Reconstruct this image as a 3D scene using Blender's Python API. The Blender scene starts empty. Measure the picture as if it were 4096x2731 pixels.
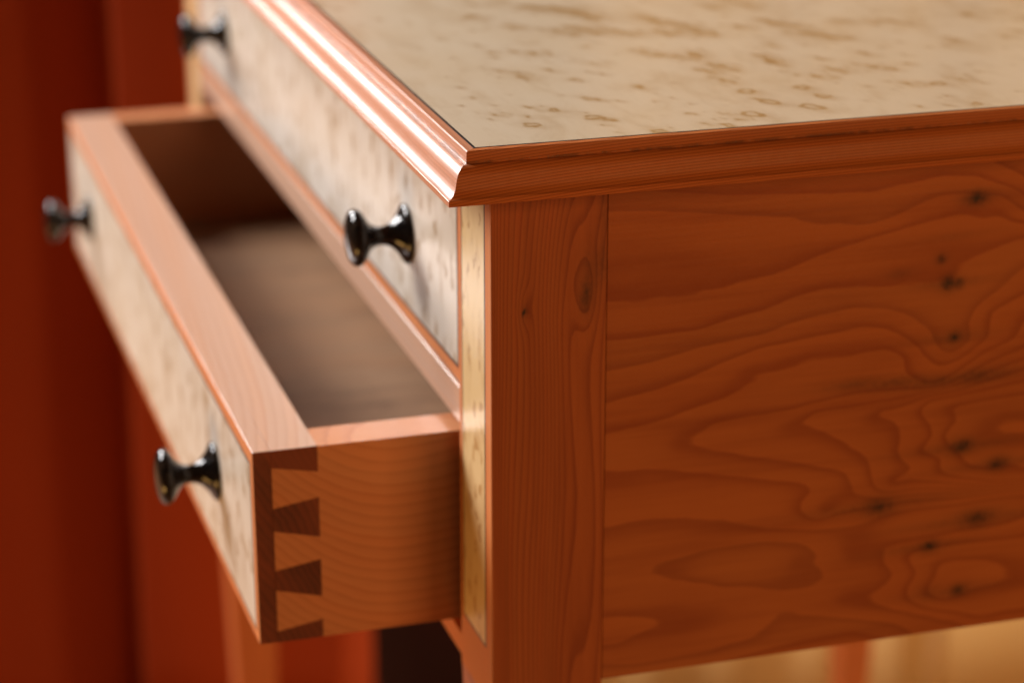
import bpy, bmesh, math, random
import numpy as np
from mathutils import Vector, Matrix

# ------------------------------------------------------------------ scene, camera, light
SC = bpy.context.scene
COL = SC.collection
U = 0.01                                   # all modelling numbers are centimetres
FLOOR = -84.0                              # floor height below the underside of the top

CAM = np.array([89.792, -26.309, 26.4901]); RX, RZ = 1.2308, 1.2767
cd = bpy.data.cameras.new('camera'); cam = bpy.data.objects.new('camera', cd); COL.objects.link(cam)
cam.location = Vector(CAM) * U
cam.rotation_euler = (RX, 0, RZ)
cd.sensor_width = 36.0
cd.lens = 9639.66 / 4096 * 36.0
cd.clip_start = 0.05; cd.clip_end = 60
FWD = np.array([-math.sin(RZ) * math.sin(RX), math.cos(RZ) * math.sin(RX), -math.cos(RX)])
FOCUS = float(np.dot(np.array([1.6, -1.6, 1.2]) - CAM, FWD))
cd.dof.use_dof = True
cd.dof.focus_distance = FOCUS * U
cd.dof.aperture_fstop = 5.2
cd.dof.aperture_blades = 9
SC.camera = cam

world = bpy.data.worlds.new('World'); SC.world = world; world.use_nodes = True
wn = world.node_tree.nodes; wn['Background'].inputs['Color'].default_value = (0.60, 0.33, 0.18, 1)
wn['Background'].inputs['Strength'].default_value = 0.10


def area_light(name, loc, target, sx, sy, power, color, spread=180):
    l = bpy.data.lights.new(name, 'AREA'); l.shape = 'RECTANGLE'; l.size = sx; l.size_y = sy
    l.energy = power; l.color = color; l.spread = math.radians(spread)
    o = bpy.data.objects.new(name, l); COL.objects.link(o)
    o.location = loc
    o.rotation_euler = (Vector(target) - Vector(loc)).to_track_quat('-Z', 'Y').to_euler()
    return o


# cool daylight from two tall window lights in front-left of the table, added warm fills low in front, behind the camera and behind the table
area_light('window_light', (-2.05, -0.74, 0.92), (-0.2, 0, 0), 0.62, 1.15, 72, (1.0, 0.965, 0.955))
area_light('window_light', (-1.60, -1.55, 1.10), (-0.2, 0, 0), 0.50, 1.0, 72, (1.0, 0.965, 0.955))
area_light('fill_light', (-0.22, -0.85, -0.62), (-0.36, 0.0, -0.47), 0.7, 0.20, 1.9, (1.0, 0.52, 0.14), 75)  # added fill, stands in for warm bounce off the floor
area_light('fill_light', (2.3, 0.9, 0.7), (0, 0.2, -0.1), 0.9, 0.9, 24, (1.0, 0.50, 0.18))  # added warm fill for the shaded side panel
area_light('fill_light', (-0.25, 1.75, 0.1), (-0.95, 0.55, -0.45), 0.5, 0.5, 29, (1.0, 0.80, 0.52))  # added fill that brightens the cream curtain

SC.view_settings.view_transform = 'Standard'; SC.view_settings.look = 'None'
SC.view_settings.exposure = 0.0; SC.view_settings.gamma = 1.0
SC.render.engine = 'CYCLES'


# ------------------------------------------------------------------ helpers
def tag(o, label=None, cat=None, kind=None, group=None):
    if label: o['label'] = label
    if cat: o['category'] = cat
    if kind: o['kind'] = kind
    if group: o['group'] = group
    return o


def empty(name, loc, parent=None, rot=None):
    o = bpy.data.objects.new(name, None); COL.objects.link(o)
    o.location = Vector(loc) * U; o.empty_display_size = 0.05
    if rot: o.rotation_euler = rot
    if parent: o.parent = parent
    return o


def mesh_obj(name, verts, faces, mat, parent=None, attrs=None, smooth=False, off=(0, 0, 0), mats=None, midx=None, sharp=None):
    """verts in cm in the frame of `off`'s owner; object origin sits at -off of the parent"""
    me = bpy.data.meshes.new(name)
    v = np.asarray(verts, dtype=float)
    me.from_pydata((v * U).tolist(), [], [list(map(int, f)) for f in faces])
    for m in (mats or [mat]): me.materials.append(m)
    if midx is not None: me.polygons.foreach_set('material_index', np.asarray(midx, dtype=np.int32))
    bm = bmesh.new(); bm.from_mesh(me); bmesh.ops.recalc_face_normals(bm, faces=bm.faces); bm.to_mesh(me); bm.free()
    for k, f in (attrs or {}).items():
        a = me.attributes.new(k, 'FLOAT', 'POINT')
        co = np.zeros(len(me.vertices) * 3); me.vertices.foreach_get('co', co); co = co.reshape(-1, 3) / U
        a.data.foreach_set('value', np.asarray(f(co), dtype=np.float32) * np.ones(len(co), dtype=np.float32))
    if smooth:
        me.shade_smooth()
        if sharp: me.set_sharp_from_angle(angle=math.radians(sharp))
    o = bpy.data.objects.new(name, me); COL.objects.link(o)
    if parent: o.parent = parent
    o.location = Vector(off) * U
    return o


def axis_pts(lo, hi, n, r):
    inner = np.linspace(lo + r, hi - r, max(2, n + 1)) if not hasattr(n, '__len__') else np.asarray(n)
    if r <= 0: return inner
    return np.concatenate([[lo, lo + .3 * r], inner, [hi - .3 * r, hi]])


def rbox_geo(lo, hi, n=(1, 1, 1), r=0.03):
    """rounded box on a regular surface grid, so attributes can vary over it"""
    lo = np.array(lo, float); hi = np.array(hi, float)
    A = [axis_pts(lo[i], hi[i], n[i], r) for i in range(3)]
    N = [len(a) for a in A]
    idx = {}; verts = []; faces = []

    def vid(i, j, k):
        key = (i, j, k)
        if key not in idx:
            idx[key] = len(verts); verts.append((A[0][i], A[1][j], A[2][k]))
        return idx[key]
    for ax in range(3):
        b, c = [(1, 2), (0, 2), (0, 1)][ax]
        for side in (0, N[ax] - 1):
            for p in range(N[b] - 1):
                for q in range(N[c] - 1):
                    f = []
                    for (dp, dq) in ((0, 0), (1, 0), (1, 1), (0, 1)):
                        t = [0, 0, 0]; t[ax] = side; t[b] = p + dp; t[c] = q + dq
                        f.append(vid(*t))
                    faces.append(f)
    v = np.array(verts)
    if r > 0:
        q = np.clip(v, lo + r, hi - r); d = v - q; L = np.linalg.norm(d, axis=1, keepdims=True)
        v = np.where(L > 1e-9, q + d / np.maximum(L, 1e-9) * r, v)
    return v, faces


def rbox(name, lo, hi, mat, parent, ring=None, n=(1, 1, 1), r=0.03, off=(0, 0, 0), smooth=True, extra=None, end_mat=None, end_axis=0):
    v, f = rbox_geo(lo, hi, n, r)
    if r <= 0: smooth = False
    at = {'ring': ring} if ring else {}
    at.update(extra or {})
    if end_mat:
        vv = v[np.array(f)]
        cen = vv.mean(1)[:, end_axis]
        mi = ((cen < lo[end_axis] + r * .5) | (cen > hi[end_axis] - r * .5)).astype(int)
        o = mesh_obj(name, v, f, mat, parent, at, smooth, off, [mat, end_mat], mi)
    else:
        o = mesh_obj(name, v, f, mat, parent, at, smooth, off)
    if r > 0:            # exact normals of the rounded arris, so the flats stay flat
        d = v - np.clip(v, np.array(lo, float) + r, np.array(hi, float) - r)
        o.data.normals_split_custom_set_from_vertices((d / np.linalg.norm(d, axis=1, keepdims=True)).tolist())
    return o


def prism(name, poly, x0, x1, axis, mat, parent, ring=None, off=(0, 0, 0), bevel=0.012):
    """polygon (2 coords) extruded along axis 0 (poly in y,z) or 1 (poly in x,z)"""
    vs = []
    for x in (x0, x1):
        for (a, b) in poly:
            vs.append((x, a, b) if axis == 0 else (a, x, b))
    n = len(poly)
    fs = [list(range(n))[::-1], list(range(n, 2 * n))] + [[i, (i + 1) % n, n + (i + 1) % n, n + i] for i in range(n)]
    return mesh_obj(name, vs, fs, mat, parent, {'ring': ring} if ring else None, False, off)


# ------------------------------------------------------------------ projection helpers used to read wood figure off the panel
def ray(px, py):
    cz, sz, cx, sx = math.cos(RZ), math.sin(RZ), math.cos(RX), math.sin(RX)
    Rm = np.array([[cz, -sz, 0], [sz, cz, 0], [0, 0, 1]]) @ np.array([[1, 0, 0], [0, cx, -sx], [0, sx, cx]])
    return Rm @ np.array([(px - 2048) / 9639.66, -(py - 1365.5) / 9639.66, -1])


def on_plane(px, py, ax, val):
    d = ray(px, py); t = (val - CAM[ax]) / d[ax]
    return CAM + t * d


# ------------------------------------------------------------------ materials
class NT:
    def __init__(s, name):
        s.m = bpy.data.materials.new(name); s.m.use_nodes = True
        s.t = s.m.node_tree; s.n = s.t.nodes; s.l = s.t.links
        s.b = s.n['Principled BSDF']

    def node(s, typ, **kw):
        n = s.n.new(typ)
        for k, v in kw.items(): setattr(n, k, v)
        return n

    def link(s, a, b): s.l.new(a, b)

    def math(s, op, a, b=None, c=None, clamp=False):
        n = s.node('ShaderNodeMath', operation=op, use_clamp=clamp)
        for i, v in enumerate((a, b, c)):
            if v is None: continue
            if isinstance(v, (int, float)): n.inputs[i].default_value = v
            else: s.link(v, n.inputs[i])
        return n.outputs[0]

    def mix(s, f, a, b, blend='MIX'):
        n = s.node('ShaderNodeMix', data_type='RGBA', blend_type=blend)
        for i, v in ((0, f), (6, a), (7, b)):
            if isinstance(v, (int, float)): n.inputs[i].default_value = v
            elif isinstance(v, tuple): n.inputs[i].default_value = (*v, 1)
            else: s.link(v, n.inputs[i])
        return n.outputs[2]

    def coords(s, scale=(100, 100, 100), rot=(0, 0, 0)):
        tc = s.node('ShaderNodeTexCoord'); mp = s.node('ShaderNodeMapping')
        mp.inputs['Scale'].default_value = scale; mp.inputs['Rotation'].default_value = rot
        s.link(tc.outputs['Object'], mp.inputs['Vector']); return mp.outputs[0]

    def noise(s, vec, scale=1.0, detail=3, rough=.5, dist=0.0):
        n = s.node('ShaderNodeTexNoise'); s.link(vec, n.inputs['Vector'])
        n.inputs['Scale'].default_value = scale; n.inputs['Detail'].default_value = detail
        n.inputs['Roughness'].default_value = rough; n.inputs['Distortion'].default_value = dist
        return n.outputs[0]

    def ss(s, x, lo, hi, a=0.0, b=1.0):
        n = s.node('ShaderNodeMapRange', interpolation_type='SMOOTHSTEP')
        s.link(x, n.inputs[0]); n.inputs[1].default_value = lo; n.inputs[2].default_value = hi
        n.inputs[3].default_value = a; n.inputs[4].default_value = b
        return n.outputs[0]

    def attr(s, name):
        return s.node('ShaderNodeAttribute', attribute_name=name).outputs['Fac']

    def bump(s, h, strength, dist=0.001, target=True):
        n = s.node('ShaderNodeBump'); n.inputs['Strength'].default_value = strength; n.inputs['Distance'].default_value = dist
        s.link(h, n.inputs['Height'])
        s.link(n.outputs[0], s.b.inputs['Normal'])


def wood(name, light, dark, along=0, wob=0.25, line=0.8, rough=.32, coat=.5, blotch=.35, contrast=1.0, knots=False, dust_and_dark=False, fiber=.10, bump=.22, jag=.9, streak=.0, coat_rough=.16, spec=.5):
    """resinous reddish wood: 'ring' attribute counts growth rings, late wood darkens each ring's end"""
    s = NT(name)
    sc = [100, 100, 100]; sc[along] = 12
    v = s.coords(tuple(sc)); vi = s.coords()
    st = s.coords(tuple([100 if i != along else 2.5 for i in range(3)]))
    wobble = s.noise(v, .55, 3, .55)
    w2 = s.noise(s.coords(tuple([100 if i != along else 35 for i in range(3)])), 1.6, 2, .5)
    r = s.math('ADD', s.attr('ring'), s.math('MULTIPLY', s.math('SUBTRACT', wobble, .5), wob * 4))
    r = s.math('ADD', r, s.math('MULTIPLY', s.math('SUBTRACT', w2, .5), wob * jag))
    fr = s.math('FRACT', r); fl = s.math('FLOOR', r)
    wnz = s.node('ShaderNodeTexWhiteNoise', noise_dimensions='1D'); s.link(fl, wnz.inputs['W'])
    late = s.ss(fr, .45, .93); back = s.ss(fr, .95, 1.0, 1, 0)
    late = s.math('MULTIPLY', s.math('POWER', late, 1.8), back)
    amt = s.math('MULTIPLY_ADD', wnz.outputs[0], .55, .45)
    late = s.math('MULTIPLY', s.math('MULTIPLY', late, amt), line)
    grad = s.math('MULTIPLY', fr, .22 * contrast)
    fib = s.noise(st, 6.0, 4, .65)
    blt = s.noise(s.coords(tuple([100 if i != along else 30 for i in range(3)])), .22, 2, .5)
    f = s.math('ADD', s.math('ADD', late, grad), s.math('MULTIPLY', s.math('SUBTRACT', blt, .5), blotch * 2))
    f = s.math('ADD', f, s.math('MULTIPLY', s.math('SUBTRACT', fib, .5), fiber * 4), clamp=True)
    col = s.mix(f, light, dark)
    if streak:
        sk = s.noise(s.coords(tuple([100 if i != along else 6 for i in range(3)])), 1.1, 3, .6)
        f2 = s.math('MULTIPLY', s.ss(sk, .42, .75), streak)
        col = s.mix(f2, col, dark)
    # a warmer cast in some rings
    col = s.mix(s.math('MULTIPLY', wnz.outputs[0], .25), col, tuple(c * k for c, k in zip(light, (1.12, .86, .62))))
    if knots:
        k = s.math('MULTIPLY', s.attr('knot'), s.math('MULTIPLY_ADD', s.noise(vi, 4.5, 3, .65), 1.5, .35))
        col = s.mix(s.math('MULTIPLY', k, .93, clamp=True), col, (.018, .010, .008))
    if dust_and_dark:
        tc = s.node('ShaderNodeTexCoord'); sx = s.node('ShaderNodeSeparateXYZ'); s.link(tc.outputs['Object'], sx.inputs[0])
        z = s.math('MULTIPLY', sx.outputs[2], 100)
        band = s.math('MULTIPLY', s.ss(z, 1.39, 1.43), s.ss(z, 1.47, 1.56, 1, 0))
        d = s.math('MULTIPLY', band, s.ss(s.noise(vi, 11, 3, .7), .52, .68))
        col = s.mix(s.math('MULTIPLY', d, .5), col, (.30, .22, .16))
        col = s.mix(s.math('MULTIPLY', s.math('MULTIPLY', band, .45), s.ss(s.noise(vi, 1.1, 2, .6), .35, .6)), col, (.02, .010, .008))  # patchy dark tone along the groove
    s.link(col, s.b.inputs['Base Color'])
    rr = s.noise(vi, 2.5, 3, .6)
    s.link(s.math('MULTIPLY_ADD', rr, .16, rough - .08), s.b.inputs['Roughness'])
    s.b.inputs['Coat Weight'].default_value = coat; s.b.inputs['Coat Roughness'].default_value = coat_rough; s.b.inputs['Specular IOR Level'].default_value = spec
    s.bump(s.math('ADD', s.math('MULTIPLY', fib, .7), s.math('MULTIPLY', s.noise(vi, 9, 3, .6), .5)), bump, .0006)
    return s.m


def maple(name, base, eye_col, dens=.5, along=0, rough=.38, eye_attr=False, big=.30, vor=True, size=1.0):
    s = NT(name)
    vi = s.coords()
    st = s.coords(tuple([100 if i != along else 9 for i in range(3)]))
    fib = s.noise(st, 5, 4, .6)
    cl = s.noise(s.coords(tuple([100 if i != along else 45 for i in range(3)])), .55 / size, 4, .6, .6)
    cl2 = s.noise(vi, .18, 2, .5)
    col = s.mix(s.math('MULTIPLY', s.ss(cl, .46, .74), big, clamp=True), base, eye_col)
    col = s.mix(s.math('MULTIPLY', s.ss(cl2, .35, .7), .28), col, tuple(b * k for b, k in zip(base, (.93, .85, .72))))
    col = s.mix(s.math('MULTIPLY', s.math('SUBTRACT', fib, .35), .35, clamp=True), col, tuple(b * k for b, k in zip(base, (.80, .70, .55))))
    if vor:
        wp = s.node('ShaderNodeVectorMath', operation='ADD')
        nz = s.node('ShaderNodeTexNoise'); s.link(vi, nz.inputs['Vector']); nz.inputs['Scale'].default_value = 1.3
        s.link(nz.outputs['Color'], wp.inputs[0]); s.link(s.coords(tuple([100 if i != along else 62 for i in range(3)])), wp.inputs[1])
        sx = s.node('ShaderNodeSeparateXYZ'); s.link(wp.outputs[0], sx.inputs[0])
        cb = s.node('ShaderNodeCombineXYZ'); s.link(sx.outputs[0], cb.inputs[0]); s.link(sx.outputs[2], cb.inputs[1])
        vo = s.node('ShaderNodeTexVoronoi', voronoi_dimensions='2D'); s.link(cb.outputs[0], vo.inputs['Vector']); vo.inputs['Scale'].default_value = .62 / size
        sp = s.node('ShaderNodeSeparateColor'); s.link(vo.outputs['Color'], sp.inputs[0])
        has = s.ss(sp.outputs[0], 1 - dens, 1 - dens + .12)
        d = vo.outputs['Distance']
        core = s.ss(d, .0, .34, 1, 0)
        ring = s.math('MULTIPLY', s.ss(d, .05, .12), s.ss(d, .14, .24, 1, 0))
        e = s.math('MULTIPLY', s.math('MULTIPLY', s.math('ADD', s.math('MULTIPLY', core, .75), s.math('MULTIPLY', ring, .30)), has), .95, clamp=True)
        col = s.mix(e, col, eye_col)
    if eye_attr:
        wv = s.noise(s.coords((100, 100, 100)), 3.0, 3, .6)
        a = s.math('MULTIPLY', s.attr('eye'), s.math('MULTIPLY_ADD', wv, 2.0, .25), clamp=True)
        col = s.mix(a, col, eye_col)
        fine = s.noise(s.coords((60, 100, 100)), 22, 3, .7)
        col = s.mix(s.math('MULTIPLY', s.math('SUBTRACT', fine, .42), .55, clamp=True), col, tuple(b * k for b, k in zip(base, (.78, .66, .48))))
    s.link(col, s.b.inputs['Base Color'])
    s.b.inputs['Roughness'].default_value = rough
    s.b.inputs['Coat Weight'].default_value = .35; s.b.inputs['Coat Roughness'].default_value = .22
    s.bump(s.noise(vi, 14, 3, .6), .12, .0004)
    return s.m


LT = (.50, .165, .045); DK = (.20, .036, .006)
M_panel = wood('figured_red_wood', (.45, .135, .030), (.205, .033, .006), along=1, wob=.06, line=.50, jag=2.6, streak=.40, contrast=1.2, blotch=.25, knots=True, rough=.42, coat=.25, fiber=.09)
M_leg = wood('straight_red_wood', (.42, .115, .027), (.17, .026, .005), along=2, wob=.14, line=.52, streak=.35, contrast=1.3, blotch=.18, knots=True, rough=.42, coat=.2, fiber=.10)
M_mould = wood('lacquered_red_wood', (.50, .145, .033), (.15, .026, .005), along=1, wob=.06, line=.75, blotch=.25, dust_and_dark=True, rough=.50, coat=.0, fiber=.06, spec=.22)
M_mouldx = wood('lacquered_red_wood_sheen', (.56, .23, .115), (.32, .095, .035), along=0, wob=.10, line=.4, blotch=.2, dust_and_dark=True, rough=.44, coat=.35, fiber=.08, bump=.20, coat_rough=.34)  # paler, pinker copy of the moulding wood; sheen put into its base colour
M_draw = wood('pale_red_wood', (.59, .375, .265), (.47, .25, .15), along=0, wob=.14, line=.55, blotch=.15, rough=.36, coat=.5, fiber=.05)
M_drawy = wood('drawer_side_wood', (.58, .245, .105), (.36, .11, .038), along=1, wob=.22, line=.34, blotch=.35, rough=.45, coat=.2, fiber=.05)
M_end = wood('end_grain_wood', (.19, .042, .014), (.055, .012, .006), along=0, wob=.55, line=.45, blotch=1.2, rough=.5, coat=.1, fiber=.10)
M_edge = wood('orange_edge_wood', (.52, .175, .045), (.36, .095, .020), along=2, wob=.2, line=.4, blotch=.2, rough=.58, coat=.0, fiber=.08)
M_bottom = wood('drawer_bottom_wood', (.34, .19, .10), (.12, .058, .028), along=1, wob=1.0, line=.22, blotch=1.1, rough=.6, coat=.05, fiber=.12)
M_top = maple('birdseye_veneer_top', (.665, .55, .40), (.38, .225, .085), eye_attr=True, vor=False, big=.36)
M_face = maple('birdseye_veneer_face', (.60, .545, .475), (.32, .21, .11), dens=.72, along=2, big=.85, size=.85)
M_strip = maple('birdseye_veneer_strip', (.64, .47, .24), (.36, .18, .05), dens=.55, along=2, big=.55, size=.55)

s = NT('black_stringing'); s.b.inputs['Base Color'].default_value = (.012, .011, .012, 1); s.b.inputs['Roughness'].default_value = .4; M_black = s.m
s = NT('polished_dark_wood'); v = s.coords((100, 30, 100))
s.link(s.mix(s.ss(s.noise(v, 2.2, 3), .4, .7), (.006, .0045, .004), (.018, .011, .007)), s.b.inputs['Base Color'])
s.b.inputs['Roughness'].default_value = .12; s.b.inputs['Coat Weight'].default_value = .0; s.b.inputs['Specular IOR Level'].default_value = .30; M_knob = s.m


def cloth(name, c, c2, sc=.06):
    s = NT(name); v = s.coords((100, 100, 18))
    s.link(s.mix(s.ss(s.noise(v, sc, 3), .35, .65), c, c2), s.b.inputs['Base Color'])
    s.b.inputs['Roughness'].default_value = .9; s.b.inputs['Specular IOR Level'].default_value = .1
    s.bump(s.noise(s.coords(), 8, 2), .3, .001)
    return s.m


M_red = cloth('dark_red_cloth', (.38, .056, .015), (.32, .046, .012))
M_cream = cloth('cream_cloth', (.72, .56, .34), (.64, .47, .25))
s = NT('dark_brown_wall'); s.link(s.mix(s.noise(s.coords(), .08, 3), (.055, .011, .006), (.022, .007, .004)), s.b.inputs['Base Color']); s.b.inputs['Roughness'].default_value = .9; M_wall = s.m
s = NT('floor_boards'); s.link(s.mix(s.noise(s.coords((100, 10, 100)), .3, 3), (.30, .13, .05), (.20, .08, .03)), s.b.inputs['Base Color']); s.b.inputs['Roughness'].default_value = .45; M_floor = s.m


# ------------------------------------------------------------------ growth-ring field of the side panel (thin-plate spline through its ring lines)
def panel_field():
    k = 1696 / 2351
    A = [  # ring value, polyline in a 2351-px-wide view of the panel; second set is offset 1000 px down
        (0, 0, [(0, 180), (400, 225), (700, 238), (1000, 230), (1300, 228), (1600, 190), (1900, 130), (2100, 135), (2250, 190), (2351, 240)]),
        (1, 0, [(45, 328), (300, 325), (600, 340), (850, 355), (1100, 362), (1250, 395), (1350, 385), (1480, 405), (1600, 370), (1750, 300), (1900, 238), (2050, 235), (2240, 250), (2351, 330)]),
        (2, 0, [(60, 785), (200, 788), (400, 765), (600, 740), (850, 685), (1000, 655), (1250, 560), (1500, 480), (1700, 420), (1900, 360), (2030, 325), (2130, 362), (2230, 345), (2351, 400)]),
        (3, 0, [(40, 1042), (250, 1025), (530, 990), (700, 925), (900, 870), (1100, 785), (1300, 745), (1600, 735), (1850, 690), (1930, 660), (2000, 590), (2150, 545), (2351, 485)]),
        (4, 0, [(40, 1200), (250, 1170), (550, 1085), (900, 1015), (1150, 915), (1400, 862), (1600, 868), (1750, 920), (1850, 1000), (1890, 1090), (1960, 1115), (2040, 1060), (2045, 920), (2110, 840), (2351, 640)]),
        (5, 0, [(40, 1390), (300, 1310), (500, 1240), (700, 1160), (900, 1090), (1200, 1025), (1450, 972), (1600, 985), (1720, 1050), (1850, 1165), (1950, 1172), (2080, 1090), (2150, 1000), (2155, 900), (2351, 790)]),
        (6, 0, [(40, 1555), (250, 1510), (400, 1462), (650, 1370), (780, 1290), (820, 1222), (1000, 1190), (1150, 1135), (1400, 1115), (1600, 1098), (1690, 1140), (1770, 1260), (1850, 1292), (1960, 1240), (2130, 1120), (2260, 1060), (2351, 920)]),
        (7, 1, [(1350, -25), (1100, 40), (650, 110), (480, 190), (440, 250), (600, 300), (850, 335), (1100, 365), (1340, 410), (1385, 480), (1290, 560), (1270, 620)]),
        (8, 1, [(1600, 5), (1200, 60), (1060, 140), (1250, 200), (1400, 290), (1490, 400), (1520, 480)]),
        (9, 1, [(1560, 50), (1610, 130), (1640, 210), (1640, 300), (1700, 370), (1620, 470)]),
        (10, 1, [(1850, 0), (1810, 130), (1835, 200), (1770, 290), (1880, 330), (1880, 400), (2000, 430), (2200, 450), (2351, 440)]),
        (11, 1, [(1990, 20), (1960, 110), (1900, 200), (1990, 320), (2100, 380), (2300, 370)]),
        (6, 1, [(40, 440), (300, 410), (600, 425), (850, 450), (1050, 472), (1150, 502), (1100, 565), (1130, 640), (1300, 632), (1480, 600), (1700, 560), (2000, 540), (2351, 500)]),
        (5, 1, [(40, 745), (300, 690), (600, 700), (900, 725), (1300, 728), (1400, 780), (1390, 870), (1600, 800), (1900, 740), (2200, 690), (2351, 640)]),
        (4, 1, [(380, 930), (600, 845), (900, 797), (1100, 812), (1170, 860), (1080, 900), (1200, 970), (1000, 1020), (700, 1025), (500, 990)]),
        (4.3, 1, [(40, 960), (150, 950)]),
        (3.25, 1, [(600, 930), (750, 900), (950, 890), (850, 960)]),
        (5, 1, [(40, 1190), (250, 1185), (480, 1215), (380, 1270), (200, 1320), (40, 1370)]),
        (5.5, 1, [(150, 1260), (40, 1280)]),
        (5, 1, [(1560, 870), (1600, 950), (1540, 1030), (1350, 1112), (1450, 1140), (1700, 1180), (1950, 1230)]),
        (6, 1, [(1690, 870), (1740, 960), (1690, 1080), (1800, 1150), (2100, 1200), (2351, 1160)]),
        (7, 1, [(1850, 920), (1830, 1000), (1800, 1060), (1900, 1110), (2100, 1060), (2351, 1000)]),
        (4, 1, [(200, 1470), (600, 1400), (880, 1320), (1000, 1222), (1300, 1213), (1600, 1240), (1720, 1300)]),
        (3, 1, [(40, 1540), (600, 1470), (1000, 1370), (1400, 1290), (1600, 1330)]),
    ]
    P = []; V = []
    for val, o, pl in A:
        pts = []
        for (a, b), (c, d) in zip(pl[:-1], pl[1:]):
            L = math.hypot(c - a, d - b); m = max(1, int(L / 90))
            pts += [(a + (c - a) * i / m, b + (d - b) * i / m) for i in range(m)]
        pts.append(pl[-1])
        for (x, y) in pts:
            w = on_plane(2400 + x * k, (600 if o == 0 else 1600) + y * k, 0, 0.0)
            P.append((w[1] * .55, w[2])); V.append(val)
    P = np.array(P); V = np.array(V, float)

    def K(A_, B_):
        d2 = ((A_[:, None, :] - B_[None, :, :]) ** 2).sum(-1)
        return .5 * d2 * np.log(d2 + 1e-9)
    n = len(P)
    M = np.zeros((n + 3, n + 3)); M[:n, :n] = K(P, P) + np.eye(n) * .03
    M[:n, n] = 1; M[:n, n + 1:] = P; M[n, :n] = 1; M[n + 1:, :n] = P.T
    W = np.linalg.solve(M, np.concatenate([V, np.zeros(3)]))

    def f(co):
        Q = np.stack([np.clip(co[:, 1], 4, 27) * .55, co[:, 2]], 1)
        out = np.zeros(len(Q))
        for i in range(0, len(Q), 4000):
            q = Q[i:i + 4000]
            out[i:i + 4000] = K(q, P) @ W[:n] + W[n] + q @ W[n + 1:]
        return out - .03 + .9 + np.maximum(co[:, 1] - 27, 0) * .1
    spots = []
    for (x, y, o, lx, ly, sgt) in [(2095, 268, 0, 38, 16, .95), (1897, 606, 0, 15, 11, .8), (1935, 740, 0, 26, 17, 1), (1990, 740, 0, 20, 12, .9), (1940, 742, 0, 100, 10, .35),
                                   (1967, 1040, 0, 26, 13, .9), (1960, 1040, 0, 130, 12, .3), (1430, 1300, 0, 110, 13, .42), (1650, 1290, 0, 150, 13, .45), (1880, 1285, 0, 150, 14, .5), (2100, 1255, 0, 110, 17, .55),
                                   (1660, 690, 0, 40, 12, .3), (1960, 480, 0, 110, 9, .2),
                                   (2010, 258, 1, 42, 16, .95), (2010, 262, 1, 160, 10, .4), (2205, 352, 1, 36, 14, .9), (2205, 352, 1, 140, 9, .35), (1550, 592, 1, 62, 20, .8), (1550, 590, 1, 210, 13, .42),
                                   (2095, 655, 1, 66, 19, .8), (2095, 660, 1, 200, 12, .4), (1830, 810, 1, 34, 13, .95), (1800, 815, 1, 140, 10, .4), (1985, 1055, 1, 36, 14, .8), (1960, 1060, 1, 130, 11, .35), (1830, 1070, 1, 50, 18, .3)]:
        cx, cy = 2400 + x * k, (600 if o == 0 else 1600) + y * k
        w = on_plane(cx, cy, 0, 0.0)
        w2 = on_plane(cx + 50, cy - 50 * .10, 0, 0.0); w3 = on_plane(cx, cy + 50, 0, 0.0)
        spots.append((w[1], w[2], 1.9 * lx * k / 50 * abs(w2[1] - w[1]), 2.1 * ly * k / 50 * abs(w3[2] - w[2]), sgt))

    def kn(co):
        out = np.zeros(len(co))
        for (a, b, sx, sz_, g) in spots:
            dy = co[:, 1] - a; dz = co[:, 2] - b - .015 * dy
            # pointed, leaf-shaped knots
            out = np.maximum(out, g * np.exp(-(np.abs(dy) / sx) ** 1.5 - (np.abs(dz) / (sz_ * 1.25)) ** 2))
        return out
    return f, kn


pf, pk = panel_field()

W_, D_, H_ = 75.3, 54.5, 22.87
LW, LL = 4.9, 5.0                       # leg front width, leg side width
OF = (0, 0, -FLOOR)                     # children of the table are modelled from the underside of the top

table = empty('side_table', (0, 0, FLOOR))
tag(table, 'small reddish wood side table with birdseye top and lower drawer pulled open', 'table')

# ------------------------------------------------------------------ top
a, T = 2.4235, 1.9267
prof = [(0, 0), (0, .235), (.015, .25), (.08, .27), (.17, .32), (.25, .40), (.31, .48), (.36, .58), (.40, .70), (.425, .82), (.45, .93), (.48, 1.04), (.53, 1.15), (.60, 1.25), (.69, 1.34), (.79, 1.395),
        (.90, 1.42), (.985, 1.425), (1.0, 1.45), (1.005, 1.52), (1.01, 1.85), (1.03, 1.90), (1.07, T)]
inner = 1.07 + .36
fl0 = [(p[0], p[1]) for p in prof] + [(inner, T), (inner, .0)]


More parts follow.
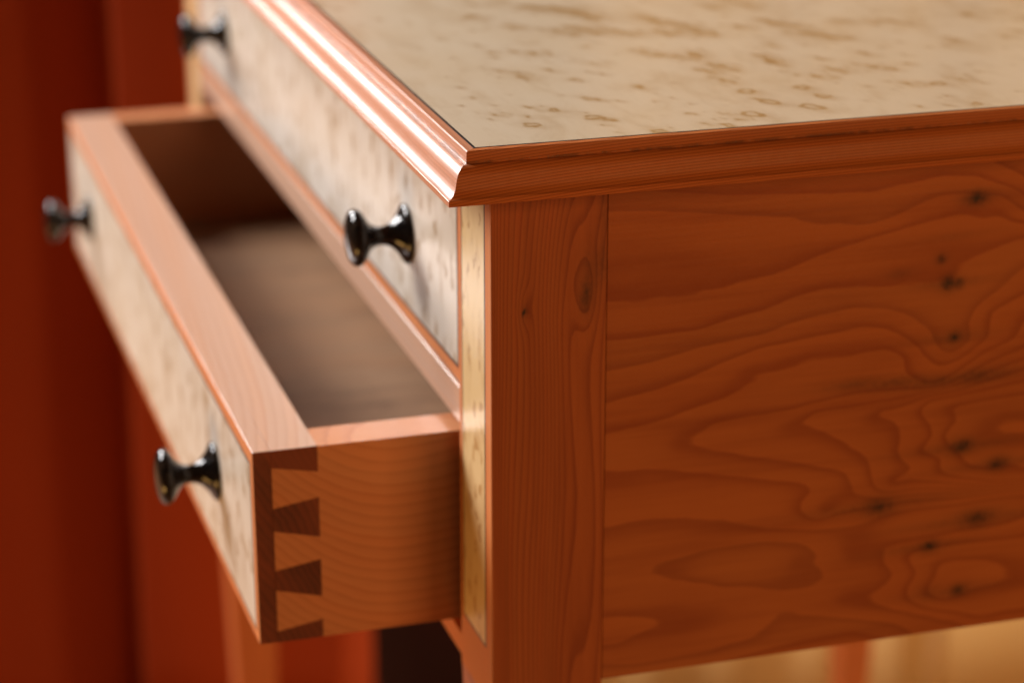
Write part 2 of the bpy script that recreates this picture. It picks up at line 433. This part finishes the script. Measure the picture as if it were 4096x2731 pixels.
def moulding(name, side, mat, ring, n):
    """side: 'front','right','back','left' ; the profile is swept between two mitres"""
    x0, x1, y0, y1 = -W_ - a, a, -a, D_ + a
    vs = []; m = len(fl0)
    for i in range(n + 1):
        t = i / n
        t = t if n == 1 else t ** 1.6
        for (o, z) in fl0:
            if side == 'front': vs.append((x1 - o + t * ((x0 + o) - (x1 - o)), y0 + o, z))
            if side == 'back': vs.append((x1 - o + t * ((x0 + o) - (x1 - o)), y1 - o, z))
            if side == 'right': vs.append((x1 - o, y0 + o + t * ((y1 - o) - (y0 + o)), z))
            if side == 'left': vs.append((x0 + o, y0 + o + t * ((y1 - o) - (y0 + o)), z))
    fs = []
    for i in range(n):
        for j in range(m):
            k = (j + 1) % m
            fs.append([i * m + j, i * m + k, (i + 1) * m + k, (i + 1) * m + j])
    fs.append(list(range(m))); fs.append([n * m + j for j in range(m)][::-1])
    # tiny hand-made waviness of the lower arris
    v = np.array(vs); rng = np.random.RandomState(3)
    ax = 1 if side in ('right', 'left') else 0
    wav = .012 * np.sin(v[:, ax] * 1.9 + 1) + .009 * np.sin(v[:, ax] * 4.3)
    msk = (v[:, 2] > .2) & (v[:, 2] < .30)
    v[:, 2] += wav * msk
    o = mesh_obj(name, v, fs, mat, top, {'ring': ring}, True, (0, 0, 0), sharp=26)
    return o


top = empty('table_top', OF, table)
moulding('edge_moulding', 'right', M_mould, lambda c: (c[:, 2] * 1.0 + (a - c[:, 0]) * .25 - 1.15 * (1 - np.exp(-np.maximum(c[:, 1] + 2.4, 0) / 9.0))) * 8.0 + 40, 60)
moulding('edge_moulding', 'front', M_mouldx, lambda c: (c[:, 2] + (c[:, 1]) * .5) * 6 + 20, 30)
moulding('edge_moulding', 'back', M_mouldx, lambda c: c[:, 2] * 6 + 20, 1)
moulding('edge_moulding', 'left', M_mould, lambda c: c[:, 2] * 6 + 20, 1)
e1, e2 = -a + 1.07 + .34, -a + 1.07 + .395 + .05
x1i, y0i = a - 1.07 - .34, -a + 1.07 + .34
X1, X0, Y0, Y1 = x1i - .12, -W_ - a + 1.07 + .43, y0i + .12, D_ + a - 1.07 - .43
# black line between moulding and veneer, four strips
for lo, hi in (((X0 - .09, y0i + .001, 1.2), (X1, Y0, T + .002)), ((X1, y0i + .001, 1.2), (x1i - .001, Y1 + .09, T + .002)),
               ((X0 - .09, Y1, 1.2), (X1, Y1 + .088, T + .002)), ((X0 - .089, Y0, 1.2), (X0, Y1, T + .002))):
    rbox('inlay_line', lo, hi, M_black, top, r=0)

# birdseye figure: eyes where the photograph shows them
eyes = []
EY = [(1240, 470, 1.15, 1), (1480, 440, 1.1, 1), (1310, 418, .9, 1), (1210, 375, .95, 1), (1260, 408, .5, 0), (1140, 512, .6, 1), (865, 540, .7, 1), (330, 511, .75, 1), (425, 452, .65, 1), (578, 480, .8, 1), (628, 488, .5, 0),
      (320, 478, .35, 0), (323, 440, .4, 0), (555, 403, .5, 0), (610, 408, .55, 0), (778, 357, .85, 0), (185, 468, .6, 2), (410, 288, .6, 0), (505, 328, .55, 0), (190, 293, .6, 2), (300, 318, .75, 2), (275, 297, .5, 0),
      (175, 215, .6, 0), (105, 187, .4, 0), (335, 220, 1.0, 2), (625, 302, .45, 0), (240, 112, .8, 2), (85, 68, .9, 0), (85, 18, .9, 2), (800, 218, .95, 2), (940, 235, 1.1, 2), (1000, 222, .9, 2), (1045, 290, .9, 2), (1110, 275, 1.1, 2),
      (1115, 328, 1.0, 2), (1275, 235, 1.1, 2), (1320, 255, .8, 2), (1515, 240, .7, 0), (1690, 220, .8, 0), (1580, 285, 1.0, 2), (1500, 312, .9, 2), (1720, 272, 1.0, 2), (1870, 342, .8, 2), (2000, 345, .7, 1), (1450, 360, .8, 1), (1520, 393, .8, 1),
      (1820, 288, .4, 0), (2050, 170, .7, 0), (2270, 150, .7, 0), (2120, 60, 1.2, 0), (1820, 90, 1.3, 2), (1600, 90, .8, 2), (1460, 140, 1.2, 2), (1560, 150, 1.3, 2), (1300, 88, 1.3, 2), (1400, 105, 1.0, 2), (1180, 110, .8, 2),
      (960, 105, 1.3, 2), (1010, 135, 1.2, 2), (880, 135, 1.1, 2), (720, 135, 1.2, 2), (560, 125, 1.4, 2), (430, 130, 1.3, 2), (360, 35, 1.4, 2), (480, 45, 1.5, 2), (570, 70, 1.2, 2), (780, 72, 1.1, 2), (840, 90, .9, 2), (1060, 25, 1.1, 2), (1180, 15, 1.2, 2),
      (2165, 425, .6, 1), (2040, 433, .4, 0), (1910, 435, .4, 0), (2100, 325, .8, 2), (2160, 295, .4, 0), (2240, 45, .8, 2), (1720, 90, .6, 2), (1180, 488, .55, 2), (1105, 465, .4, 2), (1860, 225, .4, 0), (1320, 190, .5, 0)]
rng = np.random.RandomState(11)
for (x, y, sgt, kind) in EY:
    w = on_plane(1800 + x * .976, y * .976, 2, T)
    eyes.append((w[0], w[1], sgt, kind, rng.uniform(-.4, .4)))
for i in range(190):                               # fine flecks between the eyes
    x, y = rng.uniform(-32, .5), rng.uniform(-.5, 32)
    eyes.append((x, y, rng.uniform(.15, .38), 0, 0.0))
for i in range(170):                               # beyond and between, unseen or tiny in the picture
    x, y = rng.uniform(-74, .5), rng.uniform(-1, 56)
    if x > -24 and y < 30: continue
    eyes.append((x, y, rng.uniform(.4, 1.1), rng.randint(0, 3), rng.uniform(-.4, .4)))


def eye_f(c):
    out = np.zeros(len(c))
    c = c.copy(); ox, oy = c[:, 0].copy(), c[:, 1].copy()
    c[:, 0] = ox + .10 * np.sin(2.9 * oy + 1.3 * ox) + .06 * np.sin(6.7 * ox - 5.1 * oy) + .035 * np.sin(13 * oy + 9 * ox)
    c[:, 1] = oy + .08 * np.sin(2.3 * ox - 1.7 * oy) + .06 * np.sin(7.3 * oy + 4.1 * ox) + .035 * np.sin(15 * ox - 8 * oy)
    gx, gy = .86, .51                              # direction in which the figure trails
    for (x, y, sgt, kind, an) in eyes:
        sel = np.where((np.abs(c[:, 0] - x) < 4) & (np.abs(c[:, 1] - y) < 3))[0]
        if len(sel) == 0: continue
        dx = c[sel, 0] - x; dy = c[sel, 1] - y
        u = dx * gx + dy * gy; v_ = -dx * gy + dy * gx
        s_ = sgt * .36
        d = np.sqrt((u / 1.05) ** 2 + v_ ** 2)
        if kind == 1:
            e = .85 * np.exp(-((d - s_ * 1.0) / (.085)) ** 2)
        elif kind == 0:
            e = .7 * np.exp(-(np.hypot((dx + .25 * dy) / 1.7, (dy - .12 * dx) * 1.25) / (s_ * .72)) ** 2)
        else:
            g_ = lambda a_, b_, w_: np.exp(-(np.hypot((dx - a_) / 1.9, (dy - b_ - .15 * (dx - a_)) * 1.3) / (s_ * w_)) ** 2)
            e = .6 * g_(0, 0, .62) + .5 * g_(-1.5 * s_, -1.1 * s_ + an, .5) + .45 * g_(1.7 * s_, 1.2 * s_ - an, .5) + .4 * g_(-.6 * s_, 1.9 * s_, .42) + .35 * g_(2.6 * s_, -.8 * s_ + an, .4)
        e = e + .20 * np.exp(-((u - s_ * 1.6) / (s_ * 2.4)) ** 2 - (v_ / (s_ * 1.3)) ** 2) + .13 * np.exp(-(u / (s_ * 3.6)) ** 2 - (v_ / (s_ * 2.4)) ** 2)
        out[sel] += e
    return out


gx_ = np.concatenate([np.arange(X0, -34, 1.0), np.arange(-34, X1 - .11, .11), [X1]])
gy_ = np.concatenate([np.arange(Y0, 33, .11), np.arange(33, Y1 - 1, 1.0), [Y1]])
rbox('veneer_panel', (X0, Y0, 1.2), (X1, Y1, T + .001), M_top, top, r=0, n=(gx_, gy_, [1.2, T + .001]), extra={'eye': eye_f}, smooth=False)
rbox('core_board', (X0 - .05, Y0 - .05, .01), (X1 + .05, Y1 + .05, 1.19), M_draw, top, r=0, ring=lambda c: c[:, 1])

# ------------------------------------------------------------------ legs (outer faces straight down to the apron, then gently tapered)
def leg_geo(w, l, zs, taper):
    """returns cross-section corners at each z: (x from outer 0 to -w, y from outer 0 to l)"""
    return [(z, taper * max(0, -z - 23.5)) for z in zs]


def make_leg(cx, cy, sx, sy, w, l, face, detailed):
    """cx,cy outer corner, sx,sy inward directions"""
    zs = [0, -2, -5, -8, -11, -14, -17, -20, -23.5, -27, -35, -50, -65, FLOOR]
    if detailed: zs = list(np.arange(0, -23.4, -.25)) + [-23.5, -27, -35, -50, -65, FLOOR]
    ns = 40 if detailed else 2
    r = .035
    vs = []; rows = []
    for z in zs:
        t = .030 * max(0, -z - 23.5)
        ww, ll = w - 2 * t, l - 2 * t
        ring = []
        # ccw path round the section, with small rounded arrises
        for (px, py, dx, dy) in ((0, 0, 1, 0), (ww, 0, 0, 1), (ww, ll, -1, 0), (0, ll, 0, -1)):
            L = ww if dx else ll
            nn = ns if (px, py) == (0, ll) else 2        # the outer side face (towards the camera) is fine
            for q in np.linspace(r, L - r, nn + 1):
                ring.append((px + dx * q, py + dy * q))
        for (qx, qy) in ring: vs.append((cx + sx * (t + qx), cy + sy * (t + qy), z))
        rows.append(len(ring))
    m = rows[0]; fs = []
    for i in range(len(zs) - 1):
        for j in range(m):
            k = (j + 1) % m
            fs.append([i * m + j, i * m + k, (i + 1) * m + k, (i + 1) * m + j])
    fs.append(list(range(m))); fs.append([(len(zs) - 1) * m + j for j in range(m)][::-1])

    def ring_f(c):
        y = c[:, 1] - cy; z = c[:, 2]
        if not detailed: return (np.abs(y) * 3.2 + np.abs(c[:, 0] - cx) * 2.0 + 3)
        sh = .75 * np.clip((z + 6.0) / 6.0, 0, 1) ** 1.5 - .25 * np.clip((-z - 14) / 9, 0, 1)
        yy = np.clip(y - sh * (y / 5) ** .5, -1, 6) if False else y - sh * np.clip(y / 3.0, 0, 1)
        rr = 24 * (1 - np.exp(-(yy + .3) / 3.6)) / (1 - math.exp(-1.5))
        d = ((y - 4.1) / .62) ** 2 + ((z + 4.9) / 1.6) ** 2
        rr = rr + .9 * np.sin(y * 2.3 + .4) + .35 * np.sin(z * .35 + y)
        rr = rr - 2.4 * np.exp(-d) * np.clip((5.4 - y) / 1.2, 0, 1)
        d2 = ((y - 1.45) / .30) ** 2 + ((z + 5.3) / .9) ** 2
        rr = rr + 1.6 * np.exp(-d2)
        return rr + 10 + .35 * np.abs(c[:, 0] - cx)

    def kn(c):
        if not detailed: return np.zeros(len(c))
        y = c[:, 1] - cy; z = c[:, 2]; on = (np.abs(c[:, 0] - cx) < .2)
        return on * (np.exp(-((y - 1.42) / .075) ** 2 - ((z + 5.5) / .10) ** 2) + .35 * np.exp(-((y - 1.42) / .10) ** 2 - ((z + 5.5) / .45) ** 2)
                     + .5 * np.exp(-((y - 4.05) / .24) ** 2 - ((z + 5.1) / .60) ** 2) + .34 * np.exp(-((y - 4.25) / .46) ** 2 - ((z + 4.3) / 1.5) ** 2) + .3 * np.exp(-((y - 4.9) / .35) ** 2 - ((z + 3.6) / .8) ** 2)
                     + .3 * np.exp(-((y - 4.9) / .3) ** 2 - ((z + 1.4) / 1.3) ** 2))
    root = empty('leg', (cx, cy, -FLOOR), table)
    o = mesh_obj('post', np.array(vs) - (cx, cy, 0), fs, M_leg, root, None, False)
    me = o.data
    co = np.array(vs)
    for nme, fn in (('ring', ring_f), ('knot', kn)):
        at = me.attributes.new(nme, 'FLOAT', 'POINT'); at.data.foreach_set('value', np.asarray(fn(co), dtype=np.float32))
    if detailed:        # texture coordinates are local, shift nothing else
        pass
    return root


leg_fr = make_leg(0, 0, -1, 1, LW, LL, 'x', True)
leg_fl = make_leg(-W_, 0, 1, 1, LW, LL, 'x', False)
leg_br = make_leg(0, D_, -1, -1, LW, LL, 'x', False)
leg_bl = make_leg(-W_, D_, 1, -1, LW, LL, 'x', False)


def leg_face(root, sx):
    """front face of a front leg: orange border, black string, birdseye strip"""
    # mirrored for the left leg: local x from outer face inwards
    def bx(name, x0, x1, z0, z1, y, mat, r=0.0):
        lo, hi = sorted((sx * x0, sx * x1))
        rbox(name, (lo, -y, z0), (hi, .02, z1), mat, root, r=r, ring=lambda c: c[:, 0] * 2.3 + 5)
    zb = -20.93
    bx('border_strip', .02, .86, zb - .11, 0, .012, M_edge)
    bx('border_strip', 4.50, 4.89, zb - .11, 0, .012, M_edge)
    bx('border_strip', .02, 4.89, -23.6, zb - .11, .012, M_edge)
    bx('inlay_line', .86, 1.02, zb, 0, .014, M_black)
    bx('inlay_line', 4.37, 4.50, zb, 0, .014, M_black)
    bx('inlay_line', .86, 4.50, zb - .11, zb, .014, M_black)
    bx('veneer_strip', 1.02, 4.37, zb, 0, .016, M_strip)


leg_face(leg_fr, -1); leg_face(leg_fl, 1)

# ------------------------------------------------------------------ side panels, back, rails
yy = np.concatenate([np.arange(LL + .035, 27.5, .13), np.arange(28, D_ - LL, 2.0), [D_ - LL]])
zz = np.append(np.arange(-H_, -.1, .13), -.005)
rbox('side_panel', (-1.6, LL + .035, -H_), (-.045, D_ - LL, -.005), M_panel, table, ring=pf, r=0, n=([-1.6, -.045], yy, zz), off=OF, extra={'knot': pk}, smooth=False)
flat_ring = lambda c: c[:, 2] * .8 + .25 * np.sin(c[:, 1] * .2) + 20
rbox('side_panel', (-W_ + .045, LL, -H_), (-W_ + 1.6, D_ - LL, -.005), M_panel, table, ring=flat_ring, r=0, off=OF)
rbox('back_panel', (-W_ + LW, D_ - 1.6, -H_), (-LW, D_ - .045, -.005), M_panel, table, ring=flat_ring, r=0, off=OF)
rbox('rail', (-W_ + LW + .002, .03, -12.12), (-LW - .002, 4.6, -10.42), M_draw, table, ring=lambda c: c[:, 2] * 3 + c[:, 1] * 1.1 + 20, r=.07, n=(6, 2, 1), off=OF)
rbox('rail', (-W_ + LW + .002, .03, -23.35), (-LW - .002, 3.0, -22.3), M_edge, table, ring=lambda c: c[:, 2] * 3 + c[:, 1] * 1.1 + 20, r=.04, off=OF)
rbox('dust_board', (-W_ + LW, 4.6, -11.9), (-1.6, D_ - 1.6, -11.2), M_bottom, table, ring=flat_ring, r=0, off=OF)
rbox('drawer_runner', (-LW - .6, 4.6, -23.1), (-1.61, D_ - 1.6, -22.3), M_drawy, table, ring=flat_ring, r=0, off=OF)
rbox('drawer_runner', (-W_ + 1.61, 4.6, -23.1), (-W_ + LW + .6, D_ - 1.6, -22.3), M_drawy, table, ring=flat_ring, r=0, off=OF)

# ------------------------------------------------------------------ knob
KP = [(0, 0), (1.24, 0), (1.32, .03), (1.355, .09), (1.34, .16), (1.25, .24), (1.08, .33), (.92, .43), (.78, .55), (.66, .66), (.56, .78), (.49, .92), (.44, 1.08), (.42, 1.22), (.42, 1.34), (.445, 1.48), (.50, 1.62), (.59, 1.76), (.76, 1.90),
      (.95, 2.02), (1.12, 2.13), (1.23, 2.24), (1.285, 2.36), (1.29, 2.47), (1.25, 2.59), (1.15, 2.70), (.98, 2.79), (.72, 2.86), (.4, 2.90), (0, 2.92)]


def knob_mesh():
    n = 56; vs = []; fs = []
    for (r, h) in KP[1:-1]:
        for i in range(n):
            t = 2 * math.pi * i / n; vs.append((r * 1.035 * math.cos(t), -h, r * 1.035 * math.sin(t)))
    m = len(KP) - 2
    for j in range(m - 1):
        for i in range(n):
            k = (i + 1) % n; fs.append([j * n + i, j * n + k, (j + 1) * n + k, (j + 1) * n + i])
    vs.append((0, 0, 0)); vs.append((0, -KP[-1][1], 0)); c0, c1 = len(vs) - 2, len(vs) - 1
    for i in range(n):
        k = (i + 1) % n; fs.append([i, c0, k]); fs.append([(m - 1) * n + i, (m - 1) * n + k, c1])
    return vs, fs


_knob = None


def knob(parent, x, z, y=0.0):
    global _knob
    if _knob is None:
        vs, fs = knob_mesh()
        _knob = mesh_obj('knob', vs, fs, M_knob, parent, None, True); o = _knob
    else:
        o = _knob.copy(); COL.objects.link(o); o.parent = parent
    o.location = Vector((x, y, z)) * U
    return o


# ------------------------------------------------------------------ drawers
def face_veneer(parent, w, h, top_b, bot_b, side_b, y):
    """black string and birdseye veneer let into a drawer front; origin = right top front corner"""
    e = .13
    x1, x0, z1, z0 = -side_b, -w + side_b, -top_b, -h + bot_b
    rbox('inlay_line', (x0, y - .008, z1 - e), (x1, .02, z1), M_black, parent, r=0)
    rbox('inlay_line', (x0, y - .008, z0), (x1, .02, z0 + e), M_black, parent, r=0)
    rbox('inlay_line', (x1 - e, y - .0075, z0 + e), (x1, .02, z1 - e), M_black, parent, r=0)
    rbox('inlay_line', (x0, y - .0075, z0 + e), (x0 + e, .02, z1 - e), M_black, parent, r=0)
    rbox('veneer_panel', (x0 + e, y - .010, z0 + e), (x1 - e, .02, z1 - e), M_face, parent, r=0)


# upper drawer, closed
ud = empty('drawer', (-LW - .06, .05, -FLOOR - .12), table, (0, -.0060, 0))
tag(ud, 'closed upper drawer')
UW, UH = W_ - 2 * LW - .12, 10.1
rbox('front_board', (-UW, 0, -UH), (0, 2.6, -.05), M_edge, ud, ring=lambda c: c[:, 2] * 1.6 + c[:, 1] * 1.3 + 30, r=.06, n=(4, 1, 1))
face_veneer(ud, UW, UH, .6, .60, .34, 0)
knob(ud, -9.0, -5.85, -.011); knob(ud, -55.3, -5.75, -.011)

# lower drawer, pulled out 9 cm
DWd, DH, SW, TH, LAP, DP = 64.6, 9.12, 2.2, 2.85, .80, 9.11
ld = empty('drawer', (-5.63, 0, -FLOOR - 12.65), table, (.0023, -.0113, -.0004))
tag(ld, 'lower drawer pulled open with dark dovetails at its corner')
dr = empty('drawer_front', (0, -DP, 0), ld)
DL = 44.0
ringtop = lambda c: (c[:, 0] * .16 + c[:, 1] * 2.2 + c[:, 2] * 1.5) + .015 * (c[:, 0] + 10) ** 2 * (c[:, 0] > -10) + 60
rbox('front_board', (-DWd, .0, -DH), (0, LAP, 0), M_draw, dr, ring=ringtop, r=.035, n=(40, 1, 1), end_mat=M_end)
rbox('front_board', (-DWd + SW, LAP + .0, -DH + .001), (-SW, TH, -.001), M_draw, dr, ring=ringtop, r=.0, n=(40, 1, 1))
# orange cedar margin round the face
for lo, hi in (((-DWd + .03, -.012, -.68), (-.03, .01, -.03)), ((-DWd + .03, -.012, -DH + .03), (-.03, .01, -DH + .42)), ((-.60, -.012, -DH + .42), (-.03, .01, -.68)), ((-DWd + .03, -.012, -DH + .42), (-DWd + .6, .01, -.68))):
    rbox('border_strip', lo, hi, M_edge, dr, r=0, ring=lambda c: c[:, 2] * 3 + c[:, 0])
face_veneer(dr, DWd, DH, .68, .42, .60, -.012)
# pins: end grain of the front, narrow at the lap, wide behind;  (z at lap top, bottom, z at shoulder top, bottom)
PINS = [(0, .80, 0, 1.20), (2.73, 3.78, 2.42, 4.28), (5.68, 6.60, 5.37, 7.13), (8.60, DH, 8.27, DH)]
for sx0, sx1 in ((-SW, 0), (-DWd, -DWd + SW)):
    for (t0, b0, t1, b1) in PINS:
        e0 = .001
        prism('dovetail_pin', [(LAP, -t0 - e0), (LAP, -b0 + e0), (TH, -b1 + e0), (TH, -t1 - e0)], sx0, sx1 + (0.002 if sx1 == 0 else 0), 0, M_end, dr, ring=lambda c: c[:, 1] * 3.0 + c[:, 2] * 1.3 + 30)
        if t0 == 0:   # the upper face of the half pin shows side grain
            prism('dovetail_cap', [(LAP - .0, .0005), (LAP, -.012), (TH, -.012), (TH, .0005)], sx0 + .001, sx1 - .001, 0, M_draw, dr, ring=ringtop)
# sides with their tails
def side_poly():
    z0 = 0; P = [(DP + DL - DP, -.02)]
    pts = [(DL, -.02), (TH + .012, -.02)]
    g = .012
    for i, (t0, b0, t1, b1) in enumerate(PINS):
        if i == 0: pts += [(TH + g, -b1 - g), (LAP + g, -b0 - g)]
        elif i < 3: pts += [(LAP + g, -t0 + g), (TH + g, -t1 + g), (TH + g, -b1 - g), (LAP + g, -b0 - g)]
        else: pts += [(LAP + g, -t0 + g), (TH + g, -t1 + g), (TH + g, -DH + .01)]
    pts.append((DL, -DH + .01))
    return pts


def drawer_side(x0, x1):
    poly = side_poly()
    bm = bmesh.new()
    vv = [[bm.verts.new((x, p[0], p[1])) for p in poly] for x in (x0, x1)]
    bm.faces.new(vv[0][::-1]); bm.faces.new(vv[1]); n = len(poly)
    for i in range(n): bm.faces.new([vv[0][i], vv[0][(i + 1) % n], vv[1][(i + 1) % n], vv[1][i]])
    for y in list(np.arange(1.2, 12, .45)) + [15, 20, 30]:
        bmesh.ops.bisect_plane(bm, geom=bm.verts[:] + bm.edges[:] + bm.faces[:], plane_co=(0, y, 0), plane_no=(0, 1, 0))
    for z in np.arange(-DH + .4, 0, .45):
        bmesh.ops.bisect_plane(bm, geom=bm.verts[:] + bm.edges[:] + bm.faces[:], plane_co=(0, 0, z), plane_no=(0, 0, 1))
    bm.verts.index_update()
    vs = [tuple(v.co) for v in bm.verts]; fs = [[v.index for v in f.verts] for f in bm.faces]; bm.free()

    def rf(c):
        y = c[:, 1]; z = c[:, 2]
        bow = .105 * (y - 6.5) ** 2
        bow = np.where(y > 6.5, .032 * (y - 6.5) ** 2, bow * np.clip(1 - .02 * (6.5 - y), 0, 1))
        return (z - bow) * 1.9 + 60 + c[:, 0] * .4
    return mesh_obj('side_board', vs, fs, M_drawy, dr, {'ring': rf}, False)


drawer_side(-SW, 0); drawer_side(-DWd, -DWd + SW)
rbox('back_board', (-DWd + SW, DL - 1.6, -DH + .4), (-SW, DL, -.4), M_drawy, dr, ring=lambda c: c[:, 2] * 2, r=.02)
rbox('bottom_board', (-DWd + SW - .02, TH - .02, -7.9), (-SW + .02, DL - 1.7, -7.3), M_bottom, dr, ring=lambda c: c[:, 0] * .35 + .2 * np.sin(c[:, 1] * .3) + 30, r=0, n=(8, 8, 1))
knob(dr, -9.7, -4.55, -.023); knob(dr, -54.9, -4.45, -.023)

# ------------------------------------------------------------------ behind the table
C2 = np.array([CAM[0], CAM[1]]); FH = np.array([-math.sin(RZ), math.cos(RZ)]); RH = np.array([math.cos(RZ), math.sin(RZ)])


def drape(name, d, s0, s1, prof_fn, z0, z1, mat, label, cat, n=260, thick=.5):
    """hanging cloth across the view at horizontal distance d; prof_fn(s) = how far a fold stands towards the room"""
    S = np.linspace(s0, s1, n); zs = np.linspace(z0, z1, 14)
    vs = []; base = C2 + FH * d + RH * (s0 + s1) / 2
    for back in (0, 1):
        for z in zs:
            for s_ in S:
                h = prof_fn(s_ + .25 * math.sin(z * .05)) * (1 - .1 * (z - z0) / (z1 - z0))
                p = C2 + FH * (d - h + back * thick) + RH * s_ - base
                vs.append((p[0], p[1], z - z0))
    m = len(zs); fs = []
    for b in (0, 1):
        for i in range(m - 1):
            for j in range(n - 1):
                q = b * m * n + i * n + j; f = [q, q + 1, q + n + 1, q + n]
                fs.append(f if b == 0 else f[::-1])
    B = m * n
    for i in range(m - 1):
        fs.append([i * n, i * n + n, B + i * n + n, B + i * n]); q = i * n + n - 1; fs.append([q, B + q, B + q + n, q + n])
    for j in range(n - 1):
        fs.append([j, B + j, B + j + 1, j + 1]); q = (m - 1) * n + j; fs.append([q, q + 1, B + q + 1, B + q])
    o = mesh_obj(name, vs, fs, mat, None, None, True)
    o.location = Vector((base[0], base[1], z0)) * U
    return tag(o, label, cat)


def red_prof(s_):
    # a fold that swings away from the light, then a crease, then a flat lit stretch
    cr = -34.2
    if s_ < cr:
        t = max(0, min(1, (s_ + 48) / (cr + 48)))
        return 5.4 - 4.6 * t ** 2.6
    if s_ < cr + 1.5:
        t = (s_ - cr) / 1.5
        return .8 + 5.0 * (t * t * (3 - 2 * t))
    t = (s_ - cr - 1.5)
    return 5.8 + .05 * t + .25 * math.sin(t * .4) - (max(0, s_ + 15.5) ** 1.6) * .35


def cream_prof(s_):
    t = max(0, min(1, (s_ - 37.3) / 3.4))
    return 1.0 + .35 * math.sin(s_ * .24 + .4) + 1.7 * t * t * (3 - 2 * t) - .05 * max(0, s_ - 41) + .25 * math.sin(s_ * .8) * (1 - t)


drape('red_curtain', 200, -47.6, -12.5, red_prof, FLOOR + .5, 60, M_red, 'dark red curtain hanging in soft vertical folds behind the table', 'curtain')
drape('cream_curtain', 204, 6.5, 95, cream_prof, FLOOR + .5, 60, M_cream, 'cream curtain seen under the table behind its legs', 'curtain')
# wall and floor
wb = C2 + FH * 209
o = mesh_obj('wall', [tuple((RH * s_ + FH * f)) + (z,) for f in (0, 8) for s_, z in ((-72, 0), (260, 0), (260, 200), (-72, 200))], [[0, 1, 2, 3], [7, 6, 5, 4], [0, 4, 5, 1], [2, 6, 7, 3], [1, 5, 6, 2], [0, 3, 7, 4]], M_wall)
o.location = Vector((wb[0], wb[1], FLOOR)) * U; tag(o, kind='structure')
o = mesh_obj('floor', [(-420, -420, 0), (420, -420, 0), (420, 420, 0), (-420, 420, 0)], [[0, 1, 2, 3]], M_floor)
o.location = (0, 0, FLOOR * U); tag(o, kind='structure')
